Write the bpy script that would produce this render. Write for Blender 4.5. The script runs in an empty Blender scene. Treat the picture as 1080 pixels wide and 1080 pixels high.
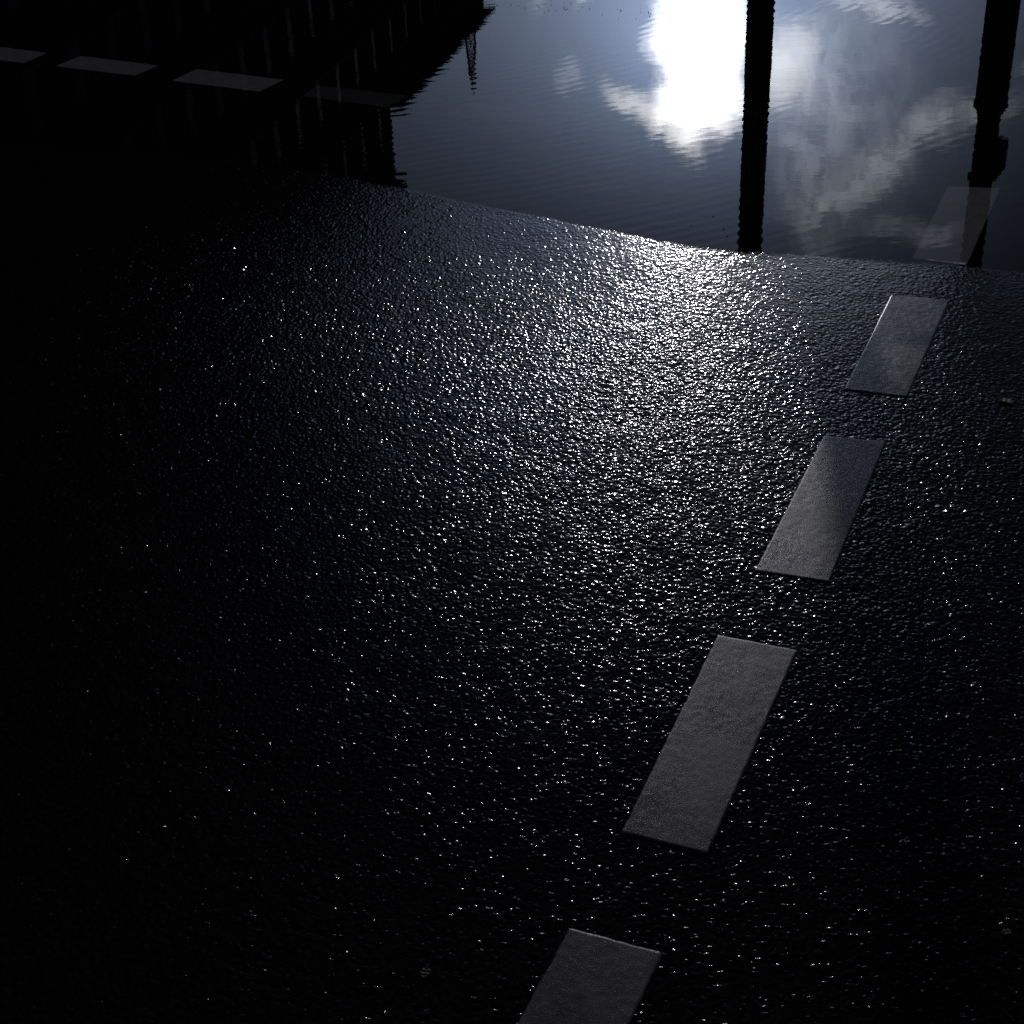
import bpy, bmesh, math, random
import numpy as np
from mathutils import Vector, Matrix

random.seed(7)
rng = np.random.default_rng(11)
sc = bpy.context.scene
COL = sc.collection
R = math.radians

# ------------------------------------------------------------------ tuning
SUN_AZ, SUN_EL = 7.27, 16.82          # degrees; azimuth from +Y towards +X
SUN_STRENGTH = 5.0
SKY_STRENGTH = 0.10
EXPOSURE = -4.05
STONE = 0.0041                        # aggregate spacing (m)
STONE_H = 0.00152

# ------------------------------------------------------------------ helpers
def tag(o, label=None, cat=None, group=None, kind=None):
    if label: o['label'] = label
    if cat: o['category'] = cat
    if group: o['group'] = group
    if kind: o['kind'] = kind
    return o

def empty(name, loc, rz=0.0):
    o = bpy.data.objects.new(name, None)
    o.empty_display_size = 0.2
    COL.objects.link(o)
    o.location = loc
    o.rotation_euler = (0, 0, rz)
    return o

def obj(name, bm, mat, parent=None, smooth=False):
    me = bpy.data.meshes.new(name)
    bmesh.ops.recalc_face_normals(bm, faces=bm.faces)
    bm.to_mesh(me); bm.free()
    if smooth:
        for f in me.polygons: f.use_smooth = True
    me.materials.append(mat)
    o = bpy.data.objects.new(name, me)
    COL.objects.link(o)
    if parent: o.parent = parent
    return o

def add_box(bm, x0, x1, y0, y1, z0, z1, M=None):
    vs = [bm.verts.new((x, y, z)) for z in (z0, z1) for y in (y0, y1) for x in (x0, x1)]
    for q in ((0,1,3,2),(4,6,7,5),(0,4,5,1),(1,5,7,3),(3,7,6,2),(2,6,4,0)):
        bm.faces.new([vs[i] for i in q])
    if M is not None:
        for v in vs: v.co = M @ v.co
    return vs

def add_lathe(bm, prof, seg=32, c=(0,0), cap=True):
    rings = []
    for r, z in prof:
        rings.append([bm.verts.new((c[0]+r*math.cos(2*math.pi*i/seg), c[1]+r*math.sin(2*math.pi*i/seg), z)) for i in range(seg)])
    for a, b in zip(rings, rings[1:]):
        for i in range(seg):
            bm.faces.new((a[i], a[(i+1)%seg], b[(i+1)%seg], b[i]))
    if cap:
        bm.faces.new(list(reversed(rings[0]))); bm.faces.new(rings[-1])

def add_rod(bm, a, b, r, seg=8):
    a = Vector(a); b = Vector(b); d = (b-a).normalized()
    u = d.orthogonal().normalized(); v = d.cross(u)
    R0 = [bm.verts.new(a + r*(math.cos(2*math.pi*i/seg)*u + math.sin(2*math.pi*i/seg)*v)) for i in range(seg)]
    R1 = [bm.verts.new(b + r*(math.cos(2*math.pi*i/seg)*u + math.sin(2*math.pi*i/seg)*v)) for i in range(seg)]
    for i in range(seg): bm.faces.new((R0[i], R0[(i+1)%seg], R1[(i+1)%seg], R1[i]))
    bm.faces.new(R0); bm.faces.new(R1)

# ------------------------------------------------------------------ node helpers
class NT:
    def __init__(s, nt): s.nt = nt; s.N = nt.nodes; s.L = nt.links
    def set(s, sock, v):
        if isinstance(v, bpy.types.NodeSocket): s.L.new(v, sock)
        else: sock.default_value = v
    def m(s, op, a, b=None, c=None, clamp=False):
        n = s.N.new('ShaderNodeMath'); n.operation = op; n.use_clamp = clamp
        for i, v in enumerate((a, b, c)):
            if v is not None: s.set(n.inputs[i], v)
        return n.outputs[0]
    def vm(s, op, a, b=None, scale=None):
        n = s.N.new('ShaderNodeVectorMath'); n.operation = op
        s.set(n.inputs[0], a)
        if b is not None: s.set(n.inputs[1], b)
        if scale is not None: s.set(n.inputs[3], scale)
        return n.outputs['Value'] if op in ('DOT_PRODUCT', 'LENGTH', 'DISTANCE') else n.outputs[0]
    def xyz(s, x, y, z):
        n = s.N.new('ShaderNodeCombineXYZ')
        for i, v in enumerate((x, y, z)): s.set(n.inputs[i], v)
        return n.outputs[0]
    def noise(s, vec, scale, detail=3, rough=.55, dist=0.0, lac=2.0):
        n = s.N.new('ShaderNodeTexNoise')
        if vec is not None: s.L.new(vec, n.inputs['Vector'])
        for k, v in (('Scale', scale), ('Detail', detail), ('Roughness', rough), ('Distortion', dist), ('Lacunarity', lac)):
            n.inputs[k].default_value = v
        return n.outputs[0], n.outputs[1]
    def ramp(s, v, a, b, lo=0.0, hi=1.0, kind='SMOOTHSTEP'):
        n = s.N.new('ShaderNodeMapRange'); n.interpolation_type = kind
        for i, q in enumerate((v, a, b, lo, hi)): s.set(n.inputs[i], q)
        return n.outputs[0]
    def mixc(s, f, a, b, mode='MIX'):
        n = s.N.new('ShaderNodeMix'); n.data_type = 'RGBA'; n.blend_type = mode
        s.set(n.inputs[0], f); s.set(n.inputs[6], a); s.set(n.inputs[7], b)
        return n.outputs[2]

def mat(name):
    m = bpy.data.materials.new(name); m.use_nodes = True
    t = NT(m.node_tree)
    b = t.N['Principled BSDF']
    return m, t, b

def submerged(t):
    """1 where the surface lies under the puddle's water level (z = 0): water against stone hardly reflects"""
    g = t.N.new('ShaderNodeNewGeometry'); s_ = t.N.new('ShaderNodeSeparateXYZ'); t.L.new(g.outputs['Position'], s_.inputs[0])
    return t.ramp(s_.outputs[2], -.0004, .0001, 1.0, 0.0)

def obj_coord(t): return t.N.new('ShaderNodeTexCoord').outputs['Object']

# ------------------------------------------------------------------ world: sky and clouds
w = bpy.data.worlds.new("World"); sc.world = w; w.use_nodes = True
t = NT(w.node_tree)
bg = t.N['Background']
sky = t.N.new('ShaderNodeTexSky'); sky.sky_type = 'NISHITA'; sky.sun_disc = False
sky.sun_elevation = R(SUN_EL); sky.sun_rotation = R(SUN_AZ)
sky.altitude = 0; sky.air_density = 1.0; sky.dust_density = 1.0; sky.ozone_density = 3.0
d = t.vm('NORMALIZE', t.N.new('ShaderNodeTexCoord').outputs['Generated'])
sep = t.N.new('ShaderNodeSeparateXYZ'); t.L.new(d, sep.inputs[0])
az = t.m('MULTIPLY', t.m('ARCTAN2', sep.outputs[0], sep.outputs[1]), 180/math.pi)
el = t.m('MULTIPLY', t.m('ARCSINE', sep.outputs[2]), 180/math.pi)
uv0 = t.xyz(az, el, 0.0)
# ragged warp of the cloud outlines
_, n1 = t.noise(uv0, 0.55, 5, .62)
_, n2 = t.noise(uv0, 0.16, 3, .5)
wv = t.vm('ADD', t.vm('SCALE', t.vm('SUBTRACT', n1, (.5,.5,.5)), scale=2.0),
               t.vm('SCALE', t.vm('SUBTRACT', n2, (.5,.5,.5)), scale=1.5))
uv = t.vm('ADD', uv0, wv)
su = t.N.new('ShaderNodeSeparateXYZ'); t.L.new(uv, su.inputs[0])

def blob(a, e, ra, re, rot, inner, gain):
    """one cloud: an ellipse in azimuth / elevation, softened from inner to 1"""
    c, s_ = math.cos(R(rot)), math.sin(R(rot))
    dx = t.m('SUBTRACT', su.outputs[0], a); dy = t.m('SUBTRACT', su.outputs[1], e)
    p = t.m('DIVIDE', t.m('ADD', t.m('MULTIPLY', dx, c), t.m('MULTIPLY', dy, s_)), ra)
    q = t.m('DIVIDE', t.m('SUBTRACT', t.m('MULTIPLY', dy, c), t.m('MULTIPLY', dx, s_)), re)
    r = t.m('SQRT', t.m('ADD', t.m('MULTIPLY', p, p), t.m('MULTIPLY', q, q)))
    return t.m('MULTIPLY', t.ramp(r, 1.0, inner), gain)

# thick bright cloud in front of the sun, thinner grey-white banks to its right
bright = [(7.1,16.4,2.15,4.1,0,.5,100.0), (7.3,18.9,2.3,1.5,0,.3,70.0), (8.5,19.2,1.3,1.1,0,.2,60.0), (6.3,18.9,1.2,.9,20,.2,40.0)]
fringe = [(5.3,19.1,2.1,.62,24,.2,46.0), (10.0,17.5,1.8,2.0,0,.0,46.0), (7.6,20.0,1.5,.7,-6,.2,30.0)]
soft = [(12.0,19.0,3.6,5.2,0,.0,.75), (11.2,18.6,1.5,3.4,8,.0,.9), (12.6,15.6,2.6,.55,12,.1,1.5), (11.4,22.0,1.7,2.4,-25,.0,.7), (13.6,20.6,4.0,1.15,-45,.0,1.1),
        (16.0,18.9,3.2,.9,-5,.0,.75), (14.6,22.9,2.4,.6,0,.0,.5), (2.7,17.9,.55,.6,0,.1,.8), (3.1,15.2,.5,.9,0,.1,2.4), (1.6,15.4,.6,.5,0,.0,.5), (18.6,17.4,1.4,.5,0,.0,.5), (36.0,20.0,9.0,8.0,0,.0,.24)]  # last one: unseen cloud added to brighten the window reflections
def acc(L):
    tot = None
    for b_ in L:
        v = blob(*b_); tot = v if tot is None else t.m('ADD', tot, v)
    return tot
det, _ = t.noise(t.vm('MULTIPLY', uv, (1.0, .8, 1.0)), 1.2, 5, .6)
detail = t.ramp(det, .34, .64, .42, 1.35)
cb = acc(bright); cf = acc(fringe)
cs = t.m('MULTIPLY', acc(soft), detail)
# the rest of the sky: broken grey cloud
gn, _ = t.noise(t.vm('MULTIPLY', d, (1,1,2.2)), 2.6, 6, .58)
far_zone = t.m('MAXIMUM', t.ramp(t.m('ABSOLUTE', t.m('SUBTRACT', az, 8.0)), 14.0, 30.0), t.ramp(el, 28.0, 40.0))
cg = t.m('MULTIPLY', t.ramp(gn, .5, .68), far_zone)
# aureole: sunlight scattered forward by thin cloud
sd = (math.sin(R(SUN_AZ))*math.cos(R(SUN_EL)), math.cos(R(SUN_AZ))*math.cos(R(SUN_EL)), math.sin(R(SUN_EL)))
ang = t.m('MULTIPLY', t.m('ARCCOSINE', t.vm('DOT_PRODUCT', d, sd)), 180/math.pi)
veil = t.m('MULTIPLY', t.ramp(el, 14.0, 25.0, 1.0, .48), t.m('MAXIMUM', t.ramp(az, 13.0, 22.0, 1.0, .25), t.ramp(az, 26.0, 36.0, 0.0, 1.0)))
low_sky_dim = t.ramp(el, 3.0, 14.5, .22, 1.0)      # sky dimmed near the horizon, added to cut reflections on the asphalt
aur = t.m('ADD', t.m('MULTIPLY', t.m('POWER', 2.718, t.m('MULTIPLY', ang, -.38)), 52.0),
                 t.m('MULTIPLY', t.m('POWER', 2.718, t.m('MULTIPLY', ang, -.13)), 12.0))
base = t.mixc(1.0, sky.outputs[0], (.62,.72,.92,1), 'MULTIPLY')
# higher and away from the sun the cloud deck is dark
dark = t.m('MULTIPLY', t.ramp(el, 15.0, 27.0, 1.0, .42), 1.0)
base = t.vm('SCALE', base, scale=t.m('MULTIPLY', dark, low_sky_dim))
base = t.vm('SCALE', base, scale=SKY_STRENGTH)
tot = t.vm('ADD', base, t.vm('SCALE', (.66,.86,1.30), scale=t.m('MULTIPLY', t.m('MULTIPLY', aur, veil), low_sky_dim)))
tot = t.vm('ADD', tot, t.vm('SCALE', (1.0,.98,.94), scale=cb))
tot = t.vm('ADD', tot, t.vm('SCALE', (1.0,.97,.86), scale=cf))
tot = t.vm('ADD', tot, t.vm('SCALE', (.92,.95,1.0), scale=t.m('MULTIPLY', cs, 10.0)))
tot = t.vm('ADD', tot, t.vm('SCALE', (.5,.53,.6), scale=t.m('MULTIPLY', cg, .5)))
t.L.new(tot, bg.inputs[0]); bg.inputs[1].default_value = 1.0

sun = bpy.data.lights.new('sun', 'SUN'); sun.energy = SUN_STRENGTH; sun.angle = R(.53); sun.color = (1.0, .96, .975)
so = bpy.data.objects.new('sun', sun); COL.objects.link(so)
so.rotation_euler = Vector(sd).to_track_quat('Z', 'Y').to_euler()

# ------------------------------------------------------------------ ground height
EX = np.array([-1.37,-1.1,-.822,-.48,-.231,-.03,.163,.375,.564,.793,.99,1.14])
EY = np.array([4.437,4.355,4.265,4.112,3.975,3.825,3.697,3.565,3.498,3.447,3.378,3.318])
_tx = np.linspace(-2.2, 2.0, 1200)
_ty = np.interp(_tx, EX, EY, left=np.nan, right=np.nan)
_ty = np.where(_tx < EX[0], EY[0]+(_tx-EX[0])*-.30, _ty)
_ty = np.where(_tx > EX[-1], EY[-1]+(_tx-EX[-1])*-.30, _ty)
_k = np.exp(-np.linspace(-2.5,2.5,61)**2/2); _k /= _k.sum()
_ty = np.convolve(np.pad(_ty, 30, 'edge'), _k, 'valid')
_ph = rng.uniform(0, 6.28, 8)
def smooth01(x): x = np.clip(x, 0, 1); return x*x*(3-2*x)
def edge_y(x): return np.interp(np.clip(x, -1.95, 1.75), _tx, _ty)
def macro(x, y):
    """camber and the long hollow that holds the puddle; water stands at z = 0"""
    x = np.asarray(x, float); y = np.asarray(y, float)
    u = edge_y(x) - y
    near = .02*np.minimum(u, 4.0)
    deep = -.04*(1-np.exp(np.minimum(u, 0)*.034/.04))
    near = near - .025*(np.clip(x, -2.5, 2.5)-.45)*smooth01(u/1.6)   # crossfall to the right
    h0 = np.where(u > 0, near, deep)
    far = smooth01((y-7.2)/1.2)
    h = h0*(1-far) + .018*far
    side = smooth01((np.abs(x)-5.0)/2.5)
    h = h*(1-side) + np.maximum(h, .03)*side
    # faint unevenness of the rolled surface
    h = h + .00018*(np.sin(7.1*x+3.3*y+_ph[0]) + np.sin(-4.2*x+6.7*y+_ph[1]) + .6*np.sin(15*x+_ph[2])*np.sin(13*y+_ph[3]))
    return h

def hash2(i, j, k):
    h = (i.astype(np.int64)*374761393 + j.astype(np.int64)*668265263 + k*974634777) & 0xffffffff
    h = ((h ^ (h >> 13))*1274126177) & 0xffffffff
    h = (h ^ (h >> 16)) & 0xffffffff
    return h.astype(np.float64)/4294967295.0

def value_noise(x, y, s, k):
    X = x/s; Y = y/s; i = np.floor(X); j = np.floor(Y); fx = X-i; fy = Y-j
    fx = fx*fx*(3-2*fx); fy = fy*fy*(3-2*fy)
    a = hash2(i, j, k); b = hash2(i+1, j, k); c = hash2(i, j+1, k); e = hash2(i+1, j+1, k)
    return (a*(1-fx)+b*fx)*(1-fy) + (c*(1-fx)+e*fx)*fy

def stones(x, y):
    """rolled aggregate: rounded stones of uneven size, height and tilt in dark binder"""
    wx = x + .0016*(value_noise(x, y, .004, 21)-.5); wy = y + .0016*(value_noise(x, y, .004, 22)-.5)
    s = STONE; X = wx/s; Y = wy/(1.25*s)
    i0 = np.floor(X); j0 = np.floor(Y)
    best = np.full(x.shape, -.15)
    for di in (-1, 0, 1):
        for dj in (-1, 0, 1):
            i = i0+di; j = j0+dj
            px = i+.12+.76*hash2(i, j, 1); py = j+.12+.76*hash2(i, j, 2)
            rad = .52+.40*hash2(i, j, 3); hh = .09+1.01*hash2(i, j, 4)**1.85; lev = .70+.30*hash2(i, j, 8)
            tx = 2*hash2(i, j, 5)-1; ty = 2*hash2(i, j, 6)-1
            tx = .6*tx*abs(tx)**1.8; ty = .6*ty*abs(ty)**1.8          # most stones lie flat, a few are tipped
            dx = X-px; dy = Y-py
            el_ = 1+.5*(hash2(i, j, 7)-.5); 
            r2 = (dx*dx*el_+dy*dy/el_)/(rad*rad)
            dome = lev - hh*r2**1.15 + tx*dx + ty*dy
            best = np.maximum(best, dome)
    return best

def axis(segments):
    out = [segments[0][0]]
    for a, b, s0, s1 in segments:
        p = a
        while p < b-1e-9:
            f = (p-a)/(b-a); st = s0+(s1-s0)*f
            p = min(b, p+st); out.append(p)
    return np.array(out)

gx = axis([(-300,-40,80,40),(-40,-6,8,3),(-6,-2.0,.6,.2),(-2.0,-1.7,.05,.01),(-1.7,-.62,.0026,.0012),(-.62,.66,.0012,.0012),(.66,1.25,.0012,.0022),(1.25,1.5,.01,.05),(1.5,6,.2,.6),(6,40,3,8),(40,300,40,80)])
gy = axis([(-300,-40,80,40),(-40,-4,8,2),(-4,.6,.4,.15),(.6,1.1,.05,.006),(1.1,1.3,.0015,.0011),(1.3,2.2,.0011,.0013),(2.2,4.55,.0013,.0025),(4.55,4.8,.01,.03),(4.8,9,.06,.1),(9,20,.6,2),(20,60,4,8),(60,700,40,120)])
NX, NY = len(gx), len(gy)
GX, GY = np.meshgrid(gx, gy)
GZ = macro(GX, GY)
fine = (smooth01((GX+1.70)/.06)*smooth01((1.25-GX)/.06)*smooth01((GY-1.1)/.06)*smooth01((4.55-GY)/.06))
ix = np.where((gx > -1.72) & (gx < 1.27))[0]; iy = np.where((gy > 1.08) & (gy < 4.57))[0]
sl = np.s_[iy[0]:iy[-1]+1, ix[0]:ix[-1]+1]
fx_, fy_ = GX[sl], GY[sl]
micro = STONE_H*stones(fx_, fy_) + .00012*(value_noise(fx_, fy_, .0024, 31)-.5) + .0006*(value_noise(fx_, fy_, .05, 33)-.5)
film = smooth01((edge_y(fx_)-fy_)/.95)                        # standing wet fills the hollows near the puddle
micro = (.37+.63*film)*(micro-.00122) - .00015
GZ[sl] += fine[sl]*micro
def grid_mesh(name, X, Y, Z):
    ny, nx = X.shape
    co = np.stack([X, Y, Z], -1).reshape(-1, 3).astype(np.float32)
    idx = np.arange(nx*ny).reshape(ny, nx)
    q = np.stack([idx[:-1,:-1], idx[:-1,1:], idx[1:,1:], idx[1:,:-1]], -1).reshape(-1, 4).astype(np.int32)
    me = bpy.data.meshes.new(name)
    me.vertices.add(len(co)); me.vertices.foreach_set('co', co.ravel())
    me.loops.add(q.size); me.loops.foreach_set('vertex_index', q.ravel())
    me.polygons.add(len(q))
    me.polygons.foreach_set('loop_start', np.arange(0, q.size, 4, dtype=np.int32))
    me.polygons.foreach_set('loop_total', np.full(len(q), 4, np.int32))
    me.update(calc_edges=True)
    me.polygons.foreach_set('use_smooth', np.ones(len(q), bool))
    return me
gme = grid_mesh('road', GX, GY, GZ)
at = gme.attributes.new('relief', 'FLOAT', 'POINT'); at.data.foreach_set('value', fine.ravel().astype(np.float32))
print('ground verts', NX*NY)

# wet asphalt
m_as, t, b = mat('wet_asphalt')
oc = obj_coord(t)
n_a, _ = t.noise(oc, 160, 2, .5)
n_b, _ = t.noise(oc, 2.2, 4, .6)
n_c, _ = t.noise(oc, 420, 2, .5)
col = t.mixc(t.ramp(n_a, .35, .7), (.006,.005,.006,1), (.019,.016,.018,1))
t.L.new(col, b.inputs['Base Color'])
t.L.new(t.m('ADD', t.ramp(n_b, .3, .7, .062, .08), t.ramp(n_c, .3, .7, -.015, .03)), b.inputs['Roughness'])
wet = submerged(t); t.L.new(t.m('SUBTRACT', 1.30, t.m('MULTIPLY', wet, .299)), b.inputs['IOR'])
_, irc = t.noise(oc, 190, 1, .5)   # random tint put into the specular colour, for coloured glints
t.L.new(t.mixc(.38, (1.0,.84,.97,1), irc), b.inputs['Specular Tint'])
vor = t.N.new('ShaderNodeTexVoronoi'); vor.feature = 'SMOOTH_F1'; vor.inputs['Scale'].default_value = 1/STONE; t.L.new(oc, vor.inputs['Vector'])
vor.inputs['Smoothness'].default_value = .25
hgt = t.m('SUBTRACT', 1.0, t.m('POWER', vor.outputs['Distance'], 2.0))
att = t.N.new('ShaderNodeAttribute'); att.attribute_name = 'relief'
coarse = t.N.new('ShaderNodeBump'); coarse.inputs['Distance'].default_value = .0014
t.L.new(t.m('SUBTRACT', 1.0, att.outputs['Fac']), coarse.inputs['Strength']); t.L.new(hgt, coarse.inputs['Height'])
fineb = t.N.new('ShaderNodeBump'); fineb.inputs['Distance'].default_value = .00003; fineb.inputs['Strength'].default_value = 1.0
n_d, _ = t.noise(oc, 700, 2, .5)
t.L.new(n_d, fineb.inputs['Height']); t.L.new(coarse.outputs[0], fineb.inputs['Normal'])
t.L.new(fineb.outputs[0], b.inputs['Normal'])
gme.materials.append(m_as)
road = bpy.data.objects.new('road', gme); COL.objects.link(road); tag(road, kind='structure')

# ------------------------------------------------------------------ puddle water
m_w, t, b = mat('puddle_water')
t.N.remove(b)
oc = obj_coord(t)
mp = t.vm('MULTIPLY', oc, (1.0, 1.0, 1.0))
r1, _ = t.noise(t.vm('MULTIPLY', oc, (.5, 1.0, 1.0)), 8.0, 2, .5)           # broad slow swell
r2, _ = t.noise(t.vm('MULTIPLY', oc, (.28, 1.0, 1.0)), 34.0, 3, .55)  # wind ripples
r3, _ = t.noise(t.vm('MULTIPLY', oc, (.3, 1.0, 1.0)), 110.0, 1, .5)
# rings running in from the right, fading patchily
dist = t.vm('DISTANCE', oc, (-1.0, 7.0, 0.0))
ring = t.m('SINE', t.m('MULTIPLY', t.m('ADD', dist, t.m('MULTIPLY', r1, .05)), 2*math.pi/.042))
rmask = t.ramp(t.noise(oc, 1.6, 2, .5)[0], .42, .66)
hh = t.m('ADD', t.m('MULTIPLY', r1, .00014), t.m('MULTIPLY', r2, .000034))
r4, _ = t.noise(t.vm('MULTIPLY', oc, (.8, 1.0, 1.0)), 26.0, 1, .5)   # short chop towards the shallow margin
sy_ = t.N.new('ShaderNodeSeparateXYZ'); t.L.new(oc, sy_.inputs[0])
hh = t.m('ADD', hh, t.m('MULTIPLY', t.m('MULTIPLY', t.m('MULTIPLY', r4, t.ramp(t.noise(oc, 5.0, 2, .5)[0], .35, .65, .3, 1.3)), t.ramp(sy_.outputs[1], 4.3, 5.3, 1.0, .25)), .00004))
hh = t.m('ADD', hh, t.m('MULTIPLY', r3, .000007))
hh = t.m('ADD', hh, t.m('MULTIPLY', t.m('MULTIPLY', ring, rmask), .000019))
bp = t.N.new('ShaderNodeBump'); bp.inputs['Distance'].default_value = 1.0; bp.inputs['Strength'].default_value = 1.0
t.L.new(hh, bp.inputs['Height'])
geo = t.N.new('ShaderNodeNewGeometry')
cs_ = t.m('ABSOLUTE', t.vm('DOT_PRODUCT', geo.outputs['Incoming'], bp.outputs[0]))
fres = t.m('ADD', .02, t.m('MULTIPLY', .96, t.m('POWER', t.m('SUBTRACT', 1.0, cs_, clamp=True), 5.0)))   # air-water reflectance, same from either side
tr = t.N.new('ShaderNodeBsdfTransparent'); tr.inputs[0].default_value = (.97,.955,.92,1)
gl = t.N.new('ShaderNodeBsdfGlossy'); gl.inputs['Roughness'].default_value = 0.0; gl.inputs[0].default_value = (1,1,1,1); t.L.new(bp.outputs[0], gl.inputs['Normal'])
mx = t.N.new('ShaderNodeMixShader'); t.L.new(fres, mx.inputs[0]); t.L.new(tr.outputs[0], mx.inputs[1]); t.L.new(gl.outputs[0], mx.inputs[2])
t.L.new(mx.outputs[0], t.N['Material Output'].inputs['Surface'])
bm = bmesh.new()
wv_ = [bm.verts.new(p) for p in ((-7.5,2.9,0),(7.5,2.9,0),(7.5,8.6,0),(-7.5,8.6,0))]
bm.faces.new(wv_)
pud = obj('puddle_water', bm, m_w); tag(pud, kind='structure')

# ------------------------------------------------------------------ road markings
def marking_mat(name, streak, k=1.0):
    m_, t, b = mat(name)
    oc = obj_coord(t)
    a, _ = t.noise(oc, 26, 5, .65); c, _ = t.noise(oc, 520, 2, .6); e, _ = t.noise(oc, 7, 3, .6)
    col = t.mixc(t.ramp(a, .3, .72), (.112*k,.105*k,.114*k,1), (.142*k,.133*k,.144*k,1))
    col = t.mixc(t.ramp(c, .56, .70, 0, .55), col, (.07,.07,.07,1))
    col = t.mixc(t.ramp(e, .5, .75, 0, .15), col, (.12,.117,.115,1))
    t.L.new(col, b.inputs['Base Color'])
    wet = submerged(t); t.L.new(t.m('SUBTRACT', 1.38, t.m('MULTIPLY', wet, .378)), b.inputs['IOR'])
    b.inputs['Specular IOR Level'].default_value = .5
    t.L.new(t.ramp(e, .3, .7, *((.16,.26) if streak else (.22,.36))), b.inputs['Roughness'])
    bp = t.N.new('ShaderNodeBump'); bp.inputs['Distance'].default_value = .0005; bp.inputs['Strength'].default_value = .65
    h1, _ = t.noise(oc, 650, 3, .6)
    if streak:
        s1, _ = t.noise(t.vm('MULTIPLY', oc, (.12, 1.0, 1.0)), 260, 3, .6)
        h1 = t.m('ADD', t.m('MULTIPLY', h1, .5), t.m('MULTIPLY', s1, 1.1))
    t.L.new(h1, bp.inputs['Height']); t.L.new(bp.outputs[0], b.inputs['Normal'])
    return m_
M_MARK = marking_mat('road_paint', False); M_CLEAN = marking_mat('rinsed_road_paint', False, 2.6); M_WHITE = marking_mat('submerged_white_paint', False, 3.0); M_FAINT = marking_mat('stained_road_paint', False, .75); M_STREAK = marking_mat('brushed_road_paint', True)

def dash(TL, TR, BR, BL, material, label, group, thick=.0021, seed=0):
    """raised thermoplastic block draped over the road, slightly ragged at its rim"""
    nu, nv = 40, 120
    u = np.concatenate([[0, .010], np.linspace(.03, .97, nu-4), [.990, 1]]); v = np.concatenate([[0, .003], np.linspace(.01, .99, nv-4), [.997, 1]])
    U, V = np.meshgrid(u, v)
    P = [np.array(q, float) for q in (TL, TR, BR, BL)]
    C = sum(P)/4
    X = (1-V)*((1-U)*P[0][0]+U*P[1][0]) + V*((1-U)*P[3][0]+U*P[2][0])
    Y = (1-V)*((1-U)*P[0][1]+U*P[1][1]) + V*((1-U)*P[3][1]+U*P[2][1])
    rim = np.maximum(np.maximum(smooth01((.05-U)/.05), smooth01((U-.95)/.05)), np.maximum(smooth01((.02-V)/.02), smooth01((V-.98)/.02)))
    X = X + rim*.0014*(value_noise(X+seed, Y, .012, 41)-.5) + rim*.0012*(value_noise(X+seed, Y, .004, 43)-.5)
    Y = Y + rim*.0014*(value_noise(X+seed, Y, .012, 42)-.5) + rim*.0012*(value_noise(X+seed, Y, .004, 44)-.5)
    Z = macro(X, Y) + thick + .0002*(value_noise(X, Y, .03, 45)-.5) + .00025*(value_noise(X, Y, .006, 46)-.5)
    edge_ = np.zeros_like(U, bool); edge_[0] = edge_[-1] = True; edge_[:, 0] = edge_[:, -1] = True
    bm = bmesh.new()
    ang = math.atan2(P[0][1]-P[3][1], P[0][0]-P[3][0]) - math.pi/2
    ca, sa = math.cos(-ang), math.sin(-ang)
    z0 = float(macro(C[0], C[1]))
    def loc(x, y, z):
        dx, dy = x-C[0], y-C[1]
        return (ca*dx-sa*dy, sa*dx+ca*dy, z-z0)
    g = [[bm.verts.new(loc(X[j,i], Y[j,i], Z[j,i]-(.0006 if edge_[j,i] else 0))) for i in range(nu)] for j in range(nv)]
    for j in range(nv-1):
        for i in range(nu-1):
            bm.faces.new((g[j][i], g[j+1][i], g[j+1][i+1], g[j][i+1]))
    ring = [(0,i) for i in range(nu)] + [(j,nu-1) for j in range(1,nv)] + [(nv-1,i) for i in range(nu-2,-1,-1)] + [(j,0) for j in range(nv-2,0,-1)]
    low = [bm.verts.new(loc(X[j,i]+(X[j,i]-C[0])*.004, Y[j,i]+(Y[j,i]-C[1])*.004, Z[j,i]-thick-.004)) for j,i in ring]
    for k in range(len(ring)):
        k2 = (k+1) % len(ring)
        bm.faces.new((g[ring[k][0]][ring[k][1]], g[ring[k2][0]][ring[k2][1]], low[k2], low[k]))
    o = obj('road_dash', bm, material, None, True)
    try: o.data.set_sharp_from_angle(angle=R(40))
    except Exception: pass
    o.location = (C[0], C[1], z0); o.rotation_euler = (0, 0, ang)
    tag(o, label, 'road marking', group)
    return o
LG = 'grey-white dashes of the line running towards the puddle'
CG = 'submerged dashes of the line crossing at upper left'
dash((.049,1.409),(.157,1.367),(-.014,.99),(-.124,1.026), M_MARK, 'nearest grey road dash, cut off by the bottom edge of the photo', LG, seed=1)
dash((.303,2.007),(.417,1.966),(.230,1.533),(.124,1.575), M_MARK, 'largest whole grey road dash, second from the bottom on sparkling asphalt', LG, seed=2)
dash((.576,2.624),(.685,2.598),(.498,2.147),(.385,2.183), M_MARK, 'bluish grey road dash half in the lamp post shadow, third from the bottom', LG, seed=3)
dash((.830,3.229),(.948,3.195),(.761,2.767),(.647,2.805), M_STREAK, 'streaky road dash with a bright left rim, last dry one before the puddle', LG, seed=4)
dash((1.112,3.879),(1.235,3.854),(1.030,3.378),(.921,3.426), M_WHITE, 'road dash under water at right, crossed by the reflected street post', LG, thick=.0006, seed=5)
dash((-1.724,5.470),(-1.432,5.318),(-1.484,5.213),(-1.777,5.357), M_CLEAN, 'submerged dim dash at the far left, cut off by the left edge of the photo', CG, seed=6)
dash((-1.317,5.272),(-1.045,5.136),(-1.104,5.035),(-1.374,5.166), M_CLEAN, 'submerged dim dash, second from the left edge in the crossing line', CG, seed=7)
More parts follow.
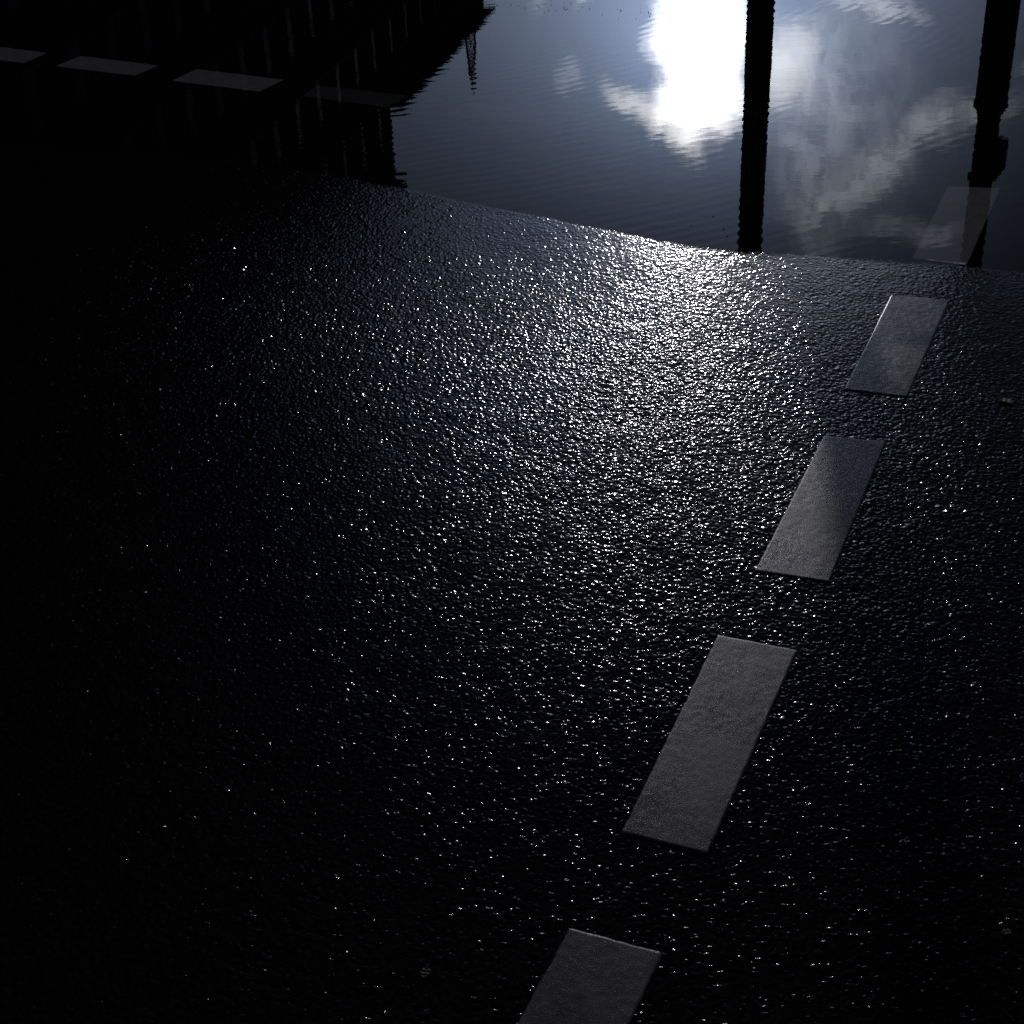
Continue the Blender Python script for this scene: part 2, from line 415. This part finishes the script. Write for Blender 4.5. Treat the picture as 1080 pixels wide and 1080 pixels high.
dash((-.921,5.082),(-.635,4.941),(-.698,4.830),(-.979,4.968), M_CLEAN, 'clearest submerged dash, third from the left in the crossing line', CG, seed=8)
dash((-.529,4.874),(-.250,4.742),(-.312,4.642),(-.567,4.774), M_FAINT, 'faint brownish submerged dash ending at the edge of the reflected building', CG, seed=9)
dash((-.089,4.668),(.216,4.551),(.174,4.440),(-.141,4.551), M_MARK, 'barely visible submerged dash under the reflected blue-grey sky', CG, seed=10)

# ------------------------------------------------------------------ simple materials
def simple(name, c1, c2, scale, rough, metal=0.0, bump=0.0, ior=1.5):
    m_, t, b = mat(name)
    oc = obj_coord(t)
    a, _ = t.noise(oc, scale, 4, .6)
    t.L.new(t.mixc(t.ramp(a, .3, .7), (*c1, 1), (*c2, 1)), b.inputs['Base Color'])
    t.L.new(t.ramp(a, .3, .7, rough-.06, rough+.06), b.inputs['Roughness'])
    b.inputs['Metallic'].default_value = metal; b.inputs['IOR'].default_value = ior
    if bump:
        bp = t.N.new('ShaderNodeBump'); bp.inputs['Distance'].default_value = bump; t.L.new(a, bp.inputs['Height']); t.L.new(bp.outputs[0], b.inputs['Normal'])
    return m_
M_POST = simple('dark_post_paint', (.018,.019,.020), (.030,.030,.032), 14, .38)
M_GLOSS = simple('glossy_post_paint', (.02,.021,.02), (.032,.032,.030), 12, .22)
M_LAMP = simple('lamp_glass', (.55,.55,.52), (.65,.65,.6), 10, .2)
M_STEEL = simple('dull_steel', (.05,.05,.052), (.09,.09,.09), 9, .5, .6)
M_FRAME = simple('window_frame_paint', (.30,.30,.29), (.38,.38,.36), 5, .45)
M_ROOF = simple('dark_roof', (.03,.03,.033), (.05,.048,.048), 2, .7)
M_STONE = simple('cornice_stone', (.14,.135,.125), (.19,.18,.17), 2, .8)
M_LEAF = simple('wet_leaf', (.11,.105,.055), (.19,.175,.10), 60, .62)
M_PAPER = simple('wet_paper', (.42,.46,.48), (.55,.58,.60), 60, .5)
M_TWIG = simple('wet_twig', (.12,.10,.09), (.20,.17,.15), 80, .4)
m_g, t, b = mat('window_glass')
b.inputs['Base Color'].default_value = (.012,.014,.016,1); b.inputs['Roughness'].default_value = .04; b.inputs['IOR'].default_value = 1.52
n_, _ = t.noise(obj_coord(t), 1.2, 2, .5)
bp = t.N.new('ShaderNodeBump'); bp.inputs['Distance'].default_value = .004; t.L.new(n_, bp.inputs['Height']); t.L.new(bp.outputs[0], b.inputs['Normal'])
M_GLASS = m_g
def brick(name, c1, c2):
    m_, t, b = mat(name)
    uvn = obj_coord(t)
    s_ = t.N.new('ShaderNodeSeparateXYZ'); t.L.new(uvn, s_.inputs[0])
    v = t.xyz(t.m('ADD', s_.outputs[0], s_.outputs[1]), s_.outputs[2], 0.0)
    bt = t.N.new('ShaderNodeTexBrick'); t.L.new(v, bt.inputs['Vector'])
    bt.inputs['Scale'].default_value = 1.0; bt.inputs['Brick Width'].default_value = .22; bt.inputs['Row Height'].default_value = .065; bt.inputs['Mortar Size'].default_value = .008
    bt.inputs['Color1'].default_value = (*c1, 1); bt.inputs['Color2'].default_value = (*c2, 1); bt.inputs['Mortar'].default_value = (.16,.15,.14,1)
    t.L.new(bt.outputs[0], b.inputs['Base Color']); b.inputs['Roughness'].default_value = .85
    return m_
M_BR1 = brick('brown_brick', (.15,.085,.06), (.20,.11,.08)); M_BR2 = brick('dark_brick', (.12,.075,.06), (.17,.10,.08))

# ------------------------------------------------------------------ lamp post (seen only mirrored in the puddle, and as a shadow)
lx, ly = 1.44, 8.92
lz = float(macro(lx, ly))
lp = empty('lamp_post', (lx, ly, lz))
tag(lp, 'tall dark lamp post, mirrored as one plain straight bar beside the sun', 'lamp post')
bm = bmesh.new(); add_lathe(bm, [(.13,-.05),(.13,.012),(.10,.03),(.085,.05)], 40); obj('base_plate', bm, M_POST, lp, True)
bm = bmesh.new(); add_lathe(bm, [(.0735,.04),(.0735,1.3),(.0725,1.34),(.0705,1.38),(.068,4.0),(.052,7.4),(.052,7.5)], 40); obj('pole', bm, M_POST, lp, True)
bm = bmesh.new(); add_box(bm, -.045,.045,.066,.079,.55,1.0); dr = obj('access_door', bm, M_POST, lp)
bm = bmesh.new()
pts = [Vector((0,0,7.45)) + Vector((-.9*(1-math.cos(a)), 0, .9*math.sin(a))) for a in np.linspace(0, 1.35, 12)]
for p, q in zip(pts, pts[1:]): add_rod(bm, p, q, .032, 12)
obj('arm', bm, M_POST, lp, True)
bm = bmesh.new(); e = pts[-1]
bmesh.ops.create_uvsphere(bm, u_segments=24, v_segments=12, radius=1.0, matrix=Matrix.Translation(e+Vector((-.3,0,.03))) @ Matrix.Diagonal((.38,.14,.07,1)))
lh = obj('lamp_head', bm, M_POST, lp, True)
bm = bmesh.new(); bmesh.ops.create_uvsphere(bm, u_segments=24, v_segments=12, radius=1.0, matrix=Matrix.Translation(e+Vector((-.32,0,-.03))) @ Matrix.Diagonal((.26,.11,.05,1)))
g_ = obj('lens', bm, M_LAMP, lh, True)

# ------------------------------------------------------------------ street post with a box, far right
sr = 7.6; saz = 17.1
sx, sy = sr*math.sin(R(saz)), sr*math.cos(R(saz))
sz = float(macro(sx, sy))
sp = empty('street_post', (sx, sy, sz), -R(saz))
tag(sp, 'dark street post with a thick lower column and a side box, mirrored at the right', 'post')
Z = lambda h: h - sz
bm = bmesh.new(); add_lathe(bm, [(.078,-.06),(.078,.02),(.074,.03),(.0725,1.0),(.0725,1.015)], 36); obj('lower_column', bm, M_GLOSS, sp, True)
bm = bmesh.new(); add_lathe(bm, [(.0725,1.016),(.076,1.022),(.076,1.045),(.064,1.06),(.052,1.09)], 36); obj('collar', bm, M_GLOSS, sp, True)
bm = bmesh.new(); add_lathe(bm, [(.0505,1.07),(.0505,3.4),(.046,3.42)], 32); obj('upper_pole', bm, M_GLOSS, sp, True)
bm = bmesh.new()
prof = [(.045,1.20),(.098,1.205),(.10,1.215),(.098,1.31),(.092,1.325),(.062,1.375),(.045,1.38)]
f0 = [bm.verts.new((x,-.05,z)) for x,z in prof]; f1 = [bm.verts.new((x,.05,z)) for x,z in prof]
bm.faces.new(f0); bm.faces.new(list(reversed(f1)))
for i in range(len(prof)):
    j = (i+1)%len(prof); bm.faces.new((f0[i], f0[j], f1[j], f1[i]))
bx = obj('button_box', bm, M_POST, sp)
bm = bmesh.new(); add_lathe(bm, [(.018,0),(.018,.006),(.012,.012)], 20); bt_ = obj('push_button', bm, M_STEEL, bx, True)
bt_.location = (.075,-.05,1.26); bt_.rotation_euler = (R(90),0,0)
bm = bmesh.new(); add_rod(bm, (-.056,0,1.36), (-.056,0,1.40), .008)
obj('bracket', bm, M_POST, bx, True)
bm = bmesh.new(); add_rod(bm, (.07,0,.50), (1.20,0,.50), .045, 20); obj('side_rail', bm, M_POST, sp, True)
bm = bmesh.new(); add_lathe(bm, [(.045,-.05),(.045,.56),(.03,.575)], 20, (1.235,0)); obj('rail_leg', bm, M_POST, sp, True)

# ------------------------------------------------------------------ brick buildings along the street, mirrored in the puddle
K = 2.8
p1 = Vector((-1.36*K, 20.96*K)); fd = Vector((1.24, 4.34)).normalized()     # facade line, running away
faz = math.atan2(fd.y, fd.x)
def building(name, label, s0, s1, height, wall_mat, cornice, cols, rows, seed, roof_pitch=None, ww=.95, wh=1.55):
    """local x runs along the facade, local -y faces the street; origin at the near corner"""
    o = p1 + fd*s0
    L = s1-s0; D = 11.0
    root = empty(name, (o.x, o.y, .02), faz)
    tag(root, label, 'building', 'brick buildings along the street')
    # facade with real openings
    xs = []
    for c in range(cols):
        cx = cols_x(c, cols, L); xs += [(cx-ww/2, cx+ww/2)]
    zs = [(z, z+wh) for z in rows]
    bm = bmesh.new()
    T = .35
    # piers
    xp = [0.0] + [v for p in xs for v in p] + [L]
    zp = [0.0] + [v for p in zs for v in p] + [height]
    for i in range(0, len(xp)-1, 2): add_box(bm, xp[i], xp[i+1], 0, T, 0, height)
    for i in range(1, len(xp)-1, 2):
        for j in range(0, len(zp)-1, 2): add_box(bm, xp[i], xp[i+1], .002, T, zp[j], zp[j+1])
    add_box(bm, 0, .35, T, D, 0, height); add_box(bm, L-.35, L, T, D, 0, height); add_box(bm, .35, L-.35, D-.35, D, 0, height)
    add_box(bm, .36, L-.36, T+.9, D-.36, 0, height-.05)
    obj('wall', bm, wall_mat, root)
    bm = bmesh.new()
    if cornice:
        add_box(bm, -.10, L+.33, -.33, D+.1, height, height+.32)
        add_box(bm, 0, L+.20, -.22, D, height+.32, height+6.0)
    else:
        add_box(bm, -.02, L+.42, -.40, D+.2, height, height+.22)
        add_box(bm, .1, L+.1, .5, D-.2, height+.22, height+.5)
    obj('cornice' if cornice else 'roof', bm, M_STONE if cornice else M_ROOF, root)
    if cornice:
        bm = bmesh.new(); add_box(bm, -.1, L+.1, -.1, D+.05, height+6.0, height+6.25); obj('roof', bm, M_ROOF, root)
    # one window, then copies
    def frame_bm():
        bm = bmesh.new(); f = .07
        add_box(bm, -ww/2, -ww/2+f, .10, .18, 0, wh); add_box(bm, ww/2-f, ww/2, .10, .18, 0, wh)
        add_box(bm, -ww/2+f, ww/2-f, .10, .18, 0, f); add_box(bm, -ww/2+f, ww/2-f, .10, .18, wh-f, wh)
        add_box(bm, -ww/2+f, ww/2-f, .115, .165, wh*.62, wh*.62+.05)
        add_box(bm, -ww/2-.04, ww/2+.04, -.06, .10, -.07, -.003)
        return bm
    first = pane0 = None
    for z in rows:
        for (a, b_) in xs:
            if first is None:
                wn = obj('window', frame_bm(), M_FRAME, root)
                bm = bmesh.new(); add_box(bm, -ww/2+.07, ww/2-.07, .135, .147, .07, wh*.62); add_box(bm, -ww/2+.07, ww/2-.07, .135, .147, wh*.62+.05, wh-.07)
                pn = obj('pane', bm, M_GLASS, wn); first, pane0 = wn, pn
            else:
                wn = first.copy(); COL.objects.link(wn); wn.parent = root
                pn = pane0.copy(); COL.objects.link(pn); pn.parent = wn
            wn.location = ((a+b_)/2, 0, z)
            pn.rotation_euler = (R(random.uniform(-.4,.4)), 0, R(random.uniform(-.5,.5)))
    return root
def cols_x(c, cols, L): return L*(c+.5)/cols
rows8 = [1.0, 4.0, 6.75, 9.5, 12.3, 15.1, 17.9]
building('tall_brick_building', 'tall brown brick building, its sheer far corner mirrored against the sky', -22.0, 0.0, 21.0, M_BR1, True, 12, rows8, 1)
building('long_brick_building', 'long dark brick building nearest the puddle, mirrored at the far left', -50.0, -22.06, 20.4, M_BR2, True, 12, rows8, 2)
building('low_brick_building', 'lower brick building with a straight sloping-looking eave, mirrored beside the mast', .06, 12.63, 18.15, M_BR2, False, 7, rows8[:6], 3)

# ------------------------------------------------------------------ lattice mast behind the low building
mr = 120.0; maz = -.78
mh = mr*math.tan(R(18.15)) - 1.55
mx_, my_ = mr*math.sin(R(maz)), mr*math.cos(R(maz))
ms = empty('lattice_mast', (mx_, my_, .02))
tag(ms, 'thin tapering lattice mast rising behind the low building, mirrored upside down', 'mast')
hw = lambda z: .10 + (mh-z)*.082
bm = bmesh.new()
for i in range(4):
    ca, cb_ = math.cos(math.pi/4+i*math.pi/2)*1.2, math.sin(math.pi/4+i*math.pi/2)*1.2
    add_rod(bm, (hw(0)*ca, hw(0)*cb_, 0), (hw(mh-1)*ca, hw(mh-1)*cb_, mh-1), .07, 6)
obj('corner_legs', bm, M_STEEL, ms)
bm = bmesh.new(); z = 0
while z < mh-1.6:
    st = max(.7, hw(z)*1.3); z2 = min(z+st, mh-1)
    for i in range(4):
        a0 = math.pi/4+i*math.pi/2; a1 = a0+math.pi/2
        P = lambda zz, a: (hw(zz)*1.2*math.cos(a), hw(zz)*1.2*math.sin(a), zz)
        add_rod(bm, P(z,a0), P(z2,a1), .042, 5); add_rod(bm, P(z,a1), P(z2,a0), .042, 5); add_rod(bm, P(z2,a0), P(z2,a1), .042, 5)
    z = z2
obj('bracing', bm, M_STEEL, ms)
bm = bmesh.new(); add_lathe(bm, [(.22,mh-1.1),(.22,mh-.5),(.07,mh-.45),(.05,mh)], 12); obj('antenna', bm, M_STEEL, ms)

# ------------------------------------------------------------------ small litter on the road
def leaf(name, x, y, L, W, rz, material, label, cat, curl=.15):
    bm = bmesh.new(); n = 14; top = []
    rows = []
    for i in range(n+1):
        f = i/n; half = W/2*math.sin(math.pi*min(1, f*1.02))**.75*(1+.15*math.sin(9*f))
        xx = (f-.5)*L
        rows.append([bm.verts.new((xx, half*k, .0012 + curl*W*(.5*k*k + .25*(f-.5)**2) + .0006*math.sin(20*f+k))) for k in (-1,-.5,0,.5,1)])
    for a, b_ in zip(rows, rows[1:]):
        for i in range(4): bm.faces.new((a[i], a[i+1], b_[i+1], b_[i]))
    bmesh.ops.remove_doubles(bm, verts=bm.verts, dist=1e-5)
    bmesh.ops.solidify(bm, geom=bm.faces[:], thickness=.0006)
    o = obj(name, bm, material, None, True)
    o.location = (x, y, float(macro(x, y))+.0012); o.rotation_euler = (0, 0, rz)
    tag(o, label, cat)
    return o
leaf('fallen_leaf', .943, 2.738, .030, .014, R(-30), M_LEAF, 'small olive wet leaf lying on dark asphalt right of the streaky dash', 'leaf')
leaf('paper_scrap', .672, 1.655, .028, .017, R(-60), M_PAPER, 'pale bluish scrap on black asphalt at the right edge of the photo', 'litter', .9)
leaf('fallen_leaf', .571, 1.390, .014, .010, R(10), M_LEAF, 'tiny dull leaf on black asphalt near the lower right corner', 'leaf')
leaf('fallen_leaf', -.122, 1.340, .016, .013, R(70), M_LEAF, 'small round dark leaf left of the nearest road dash', 'leaf')
bm = bmesh.new(); add_rod(bm, (-.006,0,.0018), (0,.001,.0024), .0007, 8); add_rod(bm, (0,.001,.0024), (.007,0,.002), .0008, 8)
tw = obj('twig', bm, M_TWIG, None, True); tw.location = (-.346, 1.717, float(macro(-.346, 1.717))+.0008); tw.rotation_euler = (0,0,R(28)); tag(tw, 'short pale twig on dark asphalt at the lower left', 'twig')
# specks drifting on the water
bm = bmesh.new()
for k in range(55):
    f = random.random()
    x = .02+.72*f + random.gauss(0,.04); y = 5.60-.27*f + random.gauss(0,.035)
    s_ = random.choice((.0010,.0013,.0016,.002))
    vs = [bm.verts.new((x+s_*math.cos(a)*random.uniform(.6,1.3), y+s_*math.sin(a)*random.uniform(.6,1.3), .0012)) for a in np.linspace(0, 2*math.pi, 7)[:-1]]
    c = bm.verts.new((x, y, .0035)); 
    for i in range(6): bm.faces.new((vs[i], vs[(i+1)%6], c))
for x, y in ((.523,3.631),(.526,3.59),(.508,3.71),(.60,3.80),(.45,3.66)):
    vs = [bm.verts.new((x+.0022*math.cos(a), y+.0022*math.sin(a), .001)) for a in np.linspace(0, 2*math.pi, 7)[:-1]]
    c = bm.verts.new((x, y, .0026))
    for i in range(6): bm.faces.new((vs[i], vs[(i+1)%6], c))
fd_ = obj('floating_debris', bm, M_LEAF); tag(fd_, 'dark specks of debris drifting on the puddle', 'debris', kind='stuff')

# ------------------------------------------------------------------ camera
cam = bpy.data.cameras.new('camera'); co_ = bpy.data.objects.new('camera', cam); COL.objects.link(co_)
Rr = Vector((0.9991966783774583, -0.021524184048477217, -0.03380395569310424))
Uu = Vector((0.04007490386082137, 0.5366673687032697, 0.8428417036725548))
Ff = Vector((0.0, 0.8435193209821314, -0.5370988318083032))
Mx = Matrix((Rr, Uu, -Ff)).transposed().to_4x4(); Mx.translation = (0, 0, 1.55)
co_.matrix_world = Mx
cam.sensor_width = 36; cam.lens = 36*1749.61/1080; cam.clip_start = .05; cam.clip_end = 3000
sc.camera = co_

sc.view_settings.view_transform = 'Standard'; sc.view_settings.look = 'None'; sc.view_settings.gamma = 1
sc.view_settings.use_curve_mapping = False; sc.view_settings.exposure = EXPOSURE
sc.cycles.use_denoising = False
sc.cycles.max_bounces = 6; sc.cycles.glossy_bounces = 3; sc.cycles.diffuse_bounces = 2; sc.cycles.transparent_max_bounces = 8
sc.cycles.sample_clamp_indirect = 4.0
sc.cycles.filter_width = 1.6
